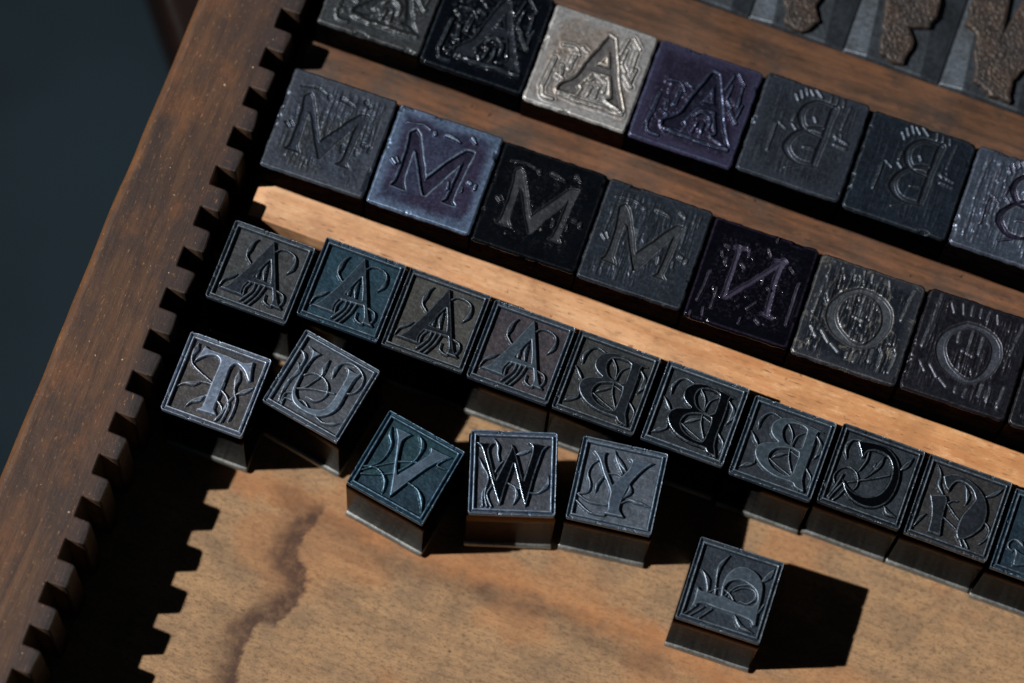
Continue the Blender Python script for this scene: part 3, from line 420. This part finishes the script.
# side rail with square notches cut down its inner face
RT=23.8
def make_rail():
    xi,xn,q=-55.85,-59.2,7.813
    rs=np.random.RandomState(4)
    ys=[];i=21
    inner=[]   # from bottom (y=-120) to top (y=125)
    inner.append((xi,-122))
    for i in range(20,-11,-1):
        yt=44.02-q*i+rs.uniform(-.12,.12);yb=yt-3.62+rs.uniform(-.12,.12)
        j=rs.uniform(-.32,.25);jn=rs.uniform(-.15,.12)
        r=.35
        inner+=[(xi+j,yb-r*1.6),(xi+j-.12,yb-.25),(xi+j-.5,yb-.02),(xn+jn+.1,yb+.05),(xn+jn,yb+.2),(xn+jn-.05,yt-.15),(xn+jn+.1,yt),(xi+j*.5-.35,yt+.02),(xi+j*.5-.05,yt+.25),(xi+j*.5,yt+1.3)]
    inner.append((xi,125))
    outer=[]
    for y in np.linspace(125,-122,70):
        outer.append((-74.15+.22*(math.sin(y*.05)+1)+ .5*math.exp(-((y+33)/26)**2) +.35*(float(fbm(np.array(y*.12),np.array(3.),6,3))-.5),y))
    P=inner+outer
    bm=bmesh.new()
    lo=[bm.verts.new((x*MM,y*MM,-6*MM)) for x,y in P];hi=[bm.verts.new((x*MM,y*MM,RT*MM)) for x,y in P]
    n=len(P)
    for k in range(n):bm.faces.new([lo[k],lo[(k+1)%n],hi[(k+1)%n],hi[k]])
    top=bm.faces.new(hi);bm.faces.new(lo[::-1])
    bm.normal_update()
    ni=len(inner)
    out_edges=[e for e in top.edges if all(v.co.x<-.07 for v in e.verts)]
    in_edges=[e for e in top.edges if e not in out_edges and abs(e.verts[0].co.y)<.1215]
    bmesh.ops.bevel(bm,geom=out_edges,offset=1.5*MM,segments=4,affect='EDGES',profile=.5)
    in_edges=[e for e in bm.edges if e.is_valid and all(abs(v.co.z-RT*MM)<1e-6 for v in e.verts) and all(v.co.x>-.0605 for v in e.verts) and all(abs(v.co.y)<.121 for v in e.verts)]
    bmesh.ops.bevel(bm,geom=in_edges,offset=.3*MM,segments=2,affect='EDGES',profile=.5)
    bmesh.ops.recalc_face_normals(bm,faces=bm.faces[:])
    me=bpy.data.meshes.new('notched_side_rail');bm.to_mesh(me);bm.free()
    t=NT('dark_rail_wood')
    g=t.noise((.5,.04,.3),6,.7,(1,2,0),.6);f=t.noise((2.6,.22,1),5,.75);b=t.noise((.11,.05,.1),4,.6,(5,5,5));b2=t.noise((.16,.09,.1),5,.65,(1,9,5))
    sep=t.n.new('ShaderNodeSeparateXYZ');t.l.new(t.co,sep.inputs[0]);X=sep.outputs[0]
    c=t.mix(t.ramp(g,.35,.7),lin((102,73,54)),lin((66,48,39)))
    c=t.mix(t.ramp(b,.45,.62,0,.55),c,lin((46,42,45)))
    c=t.mix(t.ramp(b2,.5,.7,0,.6),c,lin((124,80,50)))
    # ink-blackened towards the notches, rubbed orange along the outer arris
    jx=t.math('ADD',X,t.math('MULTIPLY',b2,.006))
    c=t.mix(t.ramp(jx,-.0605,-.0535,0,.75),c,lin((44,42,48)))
    c=t.mix(t.math('MULTIPLY',t.ramp(jx,-.0715,-.0688,1,0),t.ramp(b,.3,.6,.25,.8)),c,lin((136,92,54)))
    c=t.mix(t.ramp(f,.45,.75,0,.7),c,lin((52,40,36)))
    fl=t.noise((3.2,.8,1),4,.7,(7,1,3));c=t.mix(t.ramp(fl,.6,.72,0,.7),c,lin((180,132,88)))
    sc=t.noise((.5,3.4,1),3,.6,(2,7,3));c=t.mix(t.ramp(sc,.66,.76,0,.45),c,lin((160,118,84)))
    sp=t.noise(.9,2,.5,(1,1,7));c=t.mix(t.ramp(sp,.75,.78,0,.9),c,lin((205,180,155)))
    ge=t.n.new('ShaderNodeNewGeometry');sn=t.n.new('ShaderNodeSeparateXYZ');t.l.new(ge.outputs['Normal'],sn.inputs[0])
    wall_shade=t.math('MULTIPLY',t.ramp(sn.outputs[0],.2,.45,0,1),t.ramp(X,-.0605,-.0598,0,1))  # shade painted in: right-facing notch and land walls go near black
    wall_lit=t.math('MULTIPLY',t.ramp(sn.outputs[1],-.4,-.7,0,1),t.ramp(X,-.0605,-.0598,0,1));c=t.mix(wall_lit,c,lin((104,82,66)))  # sunlight painted in: notch walls facing the sun get a lighter brown
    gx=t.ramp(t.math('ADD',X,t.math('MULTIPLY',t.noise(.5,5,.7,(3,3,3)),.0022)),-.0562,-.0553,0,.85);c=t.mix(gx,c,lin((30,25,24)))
    c=t.mix(wall_shade,c,t.mix(t.ramp(t.noise(.5,4,.6),.3,.7),lin((26,21,19)),lin((44,33,27))))
    t.set('Base Color',c);t.set('Roughness',t.ramp(f,.3,.7,.42,.62));t.set('Specular IOR Level',.35)
    t.bump(f,.45,.12);t.bump(g,.3,.2);t.bump(t.noise(.35,4,.6),.25,.3)
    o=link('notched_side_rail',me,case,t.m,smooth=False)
make_rail()
# ------------------------------------------------------------------ dividers
def divider(y0,y1,x0,z1,mat,label,seed):
    o=board('wooden_divider',x0,135,y0,y1,.15,z1,mat,None,.35,.3,seed,80)
    o['label']=label;o['category']='wooden divider';o['group']='wooden dividers between the rows of type'
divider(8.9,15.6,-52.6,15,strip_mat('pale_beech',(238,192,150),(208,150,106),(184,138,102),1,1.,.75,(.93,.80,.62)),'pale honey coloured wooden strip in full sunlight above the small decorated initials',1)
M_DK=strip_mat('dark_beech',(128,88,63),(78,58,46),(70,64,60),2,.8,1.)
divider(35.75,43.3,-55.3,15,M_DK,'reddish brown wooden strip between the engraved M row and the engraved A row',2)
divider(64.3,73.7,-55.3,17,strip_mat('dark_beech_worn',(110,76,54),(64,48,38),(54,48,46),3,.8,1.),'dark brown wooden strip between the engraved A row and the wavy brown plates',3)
# ------------------------------------------------------------------ small decorated initials
R3=[(-45.57,-2.25,0),(-29.81,.32,0),(-14.32,.27,0),(1.24,.05,0),(16.75,.07,0),(32.77,.24,0),(48.76,-.29,0),(64.48,.31,0),(80.11,.28,0),(95.73,-.31,0)]
LS=[(-45.44,-23.51,.0033),(-28.60,-17.49,-.1709),(-10.15,-25.86,-.1663),(7.2,-20.47,.3167),(24.5,-16.34,.1314),(48.39,-26.73,.036)]
small_type('A',R3[0],'grey black type block with a decorated A, first in its row beside the notched rail',(78,80,82),(58,66,76),fr=(80,90,100),lr=.34,seed=11)
small_type('A',R3[1],'teal tinted type block with a decorated A, second in its row below the pale strip',(42,72,86),(58,76,90),fr=(60,84,102),lr=.38,alt=(44,70,86),seed=12)
small_type('A',R3[2],'type block with a blackened decorated A on a warm grey ground, third in its row',(86,85,82),(46,52,60),fr=(60,70,80),lr=.32,seed=13)
small_type('A',R3[3],'decorated A block with grey letter on a purplish ground, fourth in its row',(76,72,78),(80,94,106),fr=(74,90,104),lr=.42,alt=(78,73,79),seed=14)
small_type('B',R3[4],'dull dark mirrored B, leftmost of the three small decorated B blocks',(68,69,69),(48,55,63),fr=(66,76,86),lr=.34,seed=15)
small_type('B',R3[5],'glossy black mirrored B with bright edges, middle of the three small decorated B blocks',(58,64,70),(14,19,25),fr=(74,90,104),vine=(64,74,84),lr=.21,seed=16,wear=(170,185,200))
small_type('B',R3[6],'smooth grey mirrored B, rightmost of the three small decorated B blocks',(56,62,70),(80,94,104),fr=(70,88,102),lr=.44,seed=17)
small_type('C',R3[7],'black type block with a glossy crescent shaped C and fern fronds',(56,64,72),(13,18,24),fr=(34,44,54),vine=(34,42,50),lr=.18,seed=18)
small_type('D',R3[8],'dull black type block with a rounded D and crossing stems, right of the C block',(66,65,66),(54,60,68),fr=(54,64,74),vine=(50,56,62),lr=.38,seed=19)
small_type('E',R3[9],'teal tinted decorated type block cut off by the right edge, right of the D',(42,62,76),(68,88,102),fr=(54,80,98),lr=.4,seed=20)
small_type('T',LS[0],'bright worn type block with a decorated T, standing loose beside the notched rail',(88,83,82),(132,146,166),fr=(118,134,154),lr=.45,seed=21,wear=(225,238,255),alt=(72,72,76))
small_type('U',LS[1],'tilted grey type block with a decorated U, standing loose between the T and V blocks',(88,92,98),(112,128,144),fr=(98,112,128),lr=.44,seed=22,wear=(190,205,220))
small_type('V',LS[2],'teal and green tarnished type block with a decorated V, standing loose and tilted',(38,62,77),(90,107,124),fr=(58,84,103),lr=.44,alt=(38,68,78),seed=23,wear=(140,180,205))
small_type('W',LS[3],'type block with a glossy black W in a bright frame, standing square to the photo',(84,87,94),(14,20,28),fr=(84,104,126),vine=(92,104,118),lr=.22,seed=24,wear=(190,210,232),side=side_mat('stained_polished_sides',(120,104,90),.16,5,.5))
small_type('Y',LS[4],'grey type block with a decorated Y, standing loose right of the W block',(100,108,118),(86,100,116),fr=(78,96,112),lr=.44,seed=25,wear=(170,190,210))
small_type('P',LS[5],'type block standing alone at the bottom, its letter P lying on its side',(58,66,76),(90,104,116),fr=(74,88,100),lr=.44,seed=26,wear=(160,175,190))
# ------------------------------------------------------------------ large engraved initials
R2=[(-43.55,25.49,.0204),(-24.01,25.67,.0204),(-4.6,25.58,.0204),(14.65,25.73,.0204),(34.14,25.62,.0204),(53.6,25.77,.0204),(73.14,26.52,.0204),(92.6,26.9,.0204)]
R1=[(-43.54,53.54,.0135),(-24.31,53.02,.0135),(-4.99,52.77,.0135),(14.39,52.99,.0135),(34.03,53.85,.0135),(53.6,53.71,.0135),(72.99,54.1,.0135)]
large_type('bigM',R2[0],'worn blue grey block with a faint engraved M, nearest the notched rail',(74,80,88),(60,66,74),rough=.42,depth=.32,rub=(84,88,94),seed=31,alt=(62,66,68),rag=.03,streak=.08,wear=(110,116,120),vdepth=.25,w=.2)
large_type('bigM',R2[1],'shiny blue violet block with a sharply engraved M and bright edges',(74,78,98),(56,52,70),rough=.42,rub=(120,138,158),depth=.62,w=.12,seed=32,alt=(66,62,84),wear=(150,175,200),wa=.7,vs=1,vdepth=.4,metal=.8)
large_type('bigM',R2[2],'glossy black inked block with an engraved M and pale chipped right edge',(16,19,23),(70,70,70),rough=.16,lr=.32,depth=.4,seed=33,patch=(150,146,136),patch_amt=.67,sparkle=.3,rag=.07,vs=1,vdepth=.4,metal=.4,wear=(90,96,104),wa=.3)
large_type('bigM',R2[3],'dark slate coloured block with an engraved M, fourth in its row',(56,63,70),(80,82,82),rough=.4,depth=.45,seed=34,wear=(110,115,120),rag=.02,streak=.08,vs=1,vdepth=.25,w=.16)
large_type('bigN',R2[4],'glossy purple black block with a reversed engraved N and many glinting specks',(13,13,20),(70,66,78),rough=.14,lr=.36,depth=.3,sparkle=.25,seed=35,rag=.08,metal=.3,wear=(120,105,140),wa=.35,vs=1,vdepth=.35)
large_type('bigO',R2[5],'black block with an engraved O and silvery worn patches near its lower edge',(44,50,57),(96,98,98),rough=.34,lr=.4,depth=.5,sparkle=.3,rub=(72,74,78),seed=36,patch=(128,128,124),patch_amt=.56,streak=.15,vs=1,vdepth=.14,wear=(150,150,148),wa=.8,w=.18)
large_type('bigO',R2[6],'dull dark engraved O block without silvery patches, right of the silvery worn O block',(44,44,50),(94,96,100),rough=.36,lr=.4,depth=.5,sparkle=.3,seed=37,streak=.1,vs=1,vdepth=.12,wear=(104,98,96),w=.18)
large_type('bigO',R2[7],'dark engraved block mostly cut off by the right edge of the photo',(42,44,49),(74,76,80),rough=.36,depth=.5,seed=38,streak=.2,vs=1,wear=(110,105,100),w=.18)
large_type('bigA',R1[0],'grey engraved A block cut off by the top edge, left of the glossy black one',(74,76,74),(60,64,64),rough=.42,depth=.35,seed=41,rag=.08,vs=1,vdepth=.25,w=.35,wear=(120,122,122),side=(70,66,64))
large_type('bigA',R1[1],'glossy black inked block with an engraved A',(14,18,24),(48,52,56),rough=.16,lr=.25,depth=.45,seed=42,sparkle=.3,rag=.12,metal=.4,vs=1,vdepth=.5,wear=(120,135,150),wa=.35,side=(50,46,50))
large_type('bigA',R1[2],'bright silver grey block with an engraved A, palest of all the blocks',(172,166,154),(120,114,106),rough=.48,depth=.55,ridge=.26,w=.12,ragtop=1,seed=43,rub=(184,178,166),rag=.04,metal=.8,vs=1,vdepth=.28,wear=(225,222,215),wa=.6,side=(80,70,66),alt=(160,148,134))
large_type('bigA',R1[3],'purple tinted block with an engraved A and blue glints',(56,50,68),(38,38,54),rough=.34,depth=.6,ridge=.12,seed=44,rub=(74,70,92),rag=.08,metal=.6,ragtop=1,vs=1,vdepth=.4,wear=(110,130,165),wa=.4,side=(46,42,60))
large_type('bigB',R1[4],'smooth slate block with a faint mirrored B, leftmost of the large B blocks',(54,59,65),(66,70,76),rough=.44,depth=.5,seed=45,rub=(62,67,74),streak=.03,vs=1,vdepth=.2,w=.28,wear=(90,98,104),side=(40,38,40))
large_type('bigB',R1[5],'darker smooth block with a faint mirrored B, middle of the large B blocks',(38,47,56),(54,60,66),rough=.42,depth=.5,seed=46,streak=.03,vs=1,vdepth=.2,w=.28,wear=(84,92,98),side=(36,36,40))
large_type('bigB',R1[6],'mottled grey block with mirrored B and purple glints, cut off by the right edge',(92,102,112),(52,50,66),rough=.36,depth=.5,seed=47,streak=.14,vs=1,vdepth=.3,patch=(30,34,38),patch_amt=.62,wear=(150,150,165),side=(60,56,60))
# ------------------------------------------------------------------ big ornament types in the back row
M_GREY=face_mat('pale_type_metal',(88,95,102),.46,.75,wear=(118,124,130),wear_amt=.3,alt=(66,72,78),seed=61,bump=.3)
M_BRN=face_mat('browned_copper_plate',(66,60,58),.5,.5,wear=(98,90,84),wear_amt=.5,alt=(76,64,58),seed=62,bump=.4)
def ornament_type(x0,x1,P,holes,label,seed):
    y0,y1=74.0,106.;HT=17.6;P=[(a,b+2.2) for a,b in P] if P else P;holes=[[(a,b+2.2) for a,b in q] for q in holes]
    cx,cy=(x0+x1)/2,(y0+y1)/2
    t=empty('ornament_type',(cx,cy,0),0,label,'printing type','large types in the back row')
    hx,hy=(x1-x0)/2,(y1-y0)/2
    nx,ny=150,240
    xs=np.linspace(-hx,hx,nx);ys=np.linspace(-hy,hy,ny);X,Y=np.meshgrid(xs,ys,indexing='xy')
    U=(X+hx)/20;V=(Y+hy)/20
    e=np.minimum(X+hx,hx-X)
    lx=X+hx+(Y+hy)*.12;rx=hx-X+(Y+hy)*-.10
    z=-.6+.9*np.clip(lx/4.2,0,1)-.9*np.clip(1-rx/3.4,0,1.6)-.5*np.clip((lx-4.2)/5,0,1)
    z=z-.15*(1-sstep(0,.2,np.minimum(e,Y+hy)))+(fbm(U*3,V*2,seed,3)-.5)*.12+(fbm(U*30,V*30,seed+3,3)-.5)*.05
    bl=boxblur(z,3);at={'wear':np.clip((z-bl)/.06,0,1)}
    me=cellmesh('metal_base',X,Y,z+HT,np.ones((ny-1,nx-1),bool),at,skirt=HT-4.2)
    link('metal_base',me,t,M_GREY)
    loft('type_body',[(0,hx-.06,hy-.1,.3),(HT-4.3,hx-.06,hy-.1,.3),(HT-4.1,hx-.2,hy-.2,.3)],side_mat('type_sides',(90,86,84),.3,seed),t,seed=seed)
    if P:
        d=poly_sdf(X+cx+(fbm(U*9,V*9,seed+9,3)-.5)*1.3,Y+cy+(fbm(U*9+3,V*9,seed+8,3)-.5)*1.3,P)
        for h_ in holes:d=np.minimum(d,-poly_sdf(X+cx,Y+cy,h_))
        # worm-like engraving over the plate
        a=fbm(U*9,V*9,seed+20,3)*46;sw=np.sin(a+U*30)*.5+np.sin(fbm(U*14,V*14,seed+23,3)*60)*.5
        pz=-3.2+3.2*sstep(-.32,.1,d)+.13*sw*sstep(.2,.8,d)+(fbm(U*34,V*34,seed+5,3)-.5)*.06-.15*sstep(.5,0,d)
        bl=boxblur(pz,2)
        k=d>-.33;k=(k[:-1,:-1].astype(int)+k[1:,:-1]+k[:-1,1:]+k[1:,1:])>=2
        link('relief_plate',cellmesh('relief_plate',X,Y,pz+HT+1.2,k,{'wear':np.clip((pz-bl)/.12,0,1)}),t,M_BRN)
    return t
ornament_type(-.2,17.55,None,[],'plain grey type left of the wavy brown plates, mostly cut off at the top',71)
ornament_type(17.75,35.2,[(22.4,76.7),(23.3,75),(23.6,73.0),(26.2,71.9),(28.7,72.6),(29.75,74.9),(28.2,77.1),(28.7,79),(29.6,84),(31,90),(28,102),(22.6,102),(22,88)],[],'grey type in the back row carrying a narrow brown wavy plate',72)
ornament_type(35.4,53.1,[(39.6,83.1),(41.4,73.4),(44,72.2),(46.4,72.5),(46.5,76.3),(45.1,79.3),(48.3,80.5),(48.8,83.8),(48.5,86.6),(50.2,93),(49,102),(39.5,102),(38.8,93)],[],'grey type in the back row carrying a stepped brown wavy plate',73)
ornament_type(53.3,71.2,[(53.9,88),(54,83.4),(56.2,82.5),(58.9,73.6),(63,72.3),(66.35,72.1),(65.4,76.4),(66.6,79.2),(69,84),(70.5,92),(70,102),(54.2,102)],[[(59.6,96),(61.1,84.8),(63,96)]],'grey type carrying a wide brown plate with a pointed slot, rightmost in the back row',74)
# ------------------------------------------------------------------ what lies below the case
def table():
    t=NT('dark_blue_cloth');n=t.noise(.012,3,.5)
    t.set('Base Color',t.mix(t.ramp(n,.3,.7),lin((19,29,36)),lin((27,41,49))));t.set('Roughness',.8);t.set('Specular IOR Level',.1)
    bm=bmesh.new();N=24
    g=[[bm.verts.new(((-260+560*i/N)*MM,(-220+520*j/N)*MM,(-52+1.0*math.sin(i*.9)*math.cos(j*.7))*MM)) for i in range(N+1)] for j in range(N+1)]
    for j in range(N):
        for i in range(N):bm.faces.new([g[j][i],g[j][i+1],g[j+1][i+1],g[j+1][i]])
    me=bpy.data.meshes.new('table_surface');bm.to_mesh(me);bm.free()
    o=link('table_surface',me,None,t.m);o['kind']='structure';o['label']='dark blue out of focus surface below the case'
table()
def support():
    t=empty('wooden_support',(-86.4,48.4,-51),math.radians(-51.4),'dark brown out of focus wooden block beside the case, at the top edge','wooden block')
    m=strip_mat('dark_brown_wood',(26,16,13),(20,13,11),(18,13,12),9,.2,.3);m.node_tree.nodes['Principled BSDF'].inputs['Specular IOR Level'].default_value=.05  # dark brown is the block's own colour
    board('support_block',-45,22,0,36,0,43,m,t,3,.4,5,30)
support()
# ------------------------------------------------------------------ light
w=bpy.data.worlds.new('World');sc.world=w;w.use_nodes=True
bg=w.node_tree.nodes['Background'];bg.inputs[0].default_value=(.45,.70,1,1);bg.inputs[1].default_value=.010
s=bpy.data.lights.new('sun','SUN');s.energy=3.6;s.angle=math.radians(.9);s.color=(1,.965,.92)
so=bpy.data.objects.new('sun',s);col.objects.link(so)
so.rotation_euler=Vector((-.6886,-.2824,1)).to_track_quat('Z','Y').to_euler()
# ------------------------------------------------------------------ camera
R=np.array([[0.93907,0.34199,0.03246],[0.33742,-0.90051,-0.27430],[-0.06458,0.26855,-0.96110]])
R=np.array([[0.939136, 0.342007, 0.03247], [0.337417, -0.900484, -0.27437], [-0.064598, 0.268626, -0.961076]])
cam=bpy.data.cameras.new('camera');cam.sensor_width=36;cam.lens=131.652;cam.clip_start=.01;cam.clip_end=20
co=bpy.data.objects.new('camera',cam);col.objects.link(co)
M=Matrix(((R[0][0],-R[1][0],-R[2][0],40.5215*MM),(R[0][1],-R[1][1],-R[2][1],-170.9172*MM),(R[0][2],-R[1][2],-R[2][2],638.9928*MM),(0,0,0,1)))
co.matrix_world=M
cam.dof.use_dof=True;cam.dof.focus_distance=.6385;cam.dof.aperture_fstop=8.5
sc.camera=co
sc.view_settings.view_transform='Standard';sc.view_settings.look='None';sc.view_settings.exposure=0;sc.view_settings.gamma=1
sc.render.engine='CYCLES';sc.cycles.max_bounces=8;sc.cycles.diffuse_bounces=2
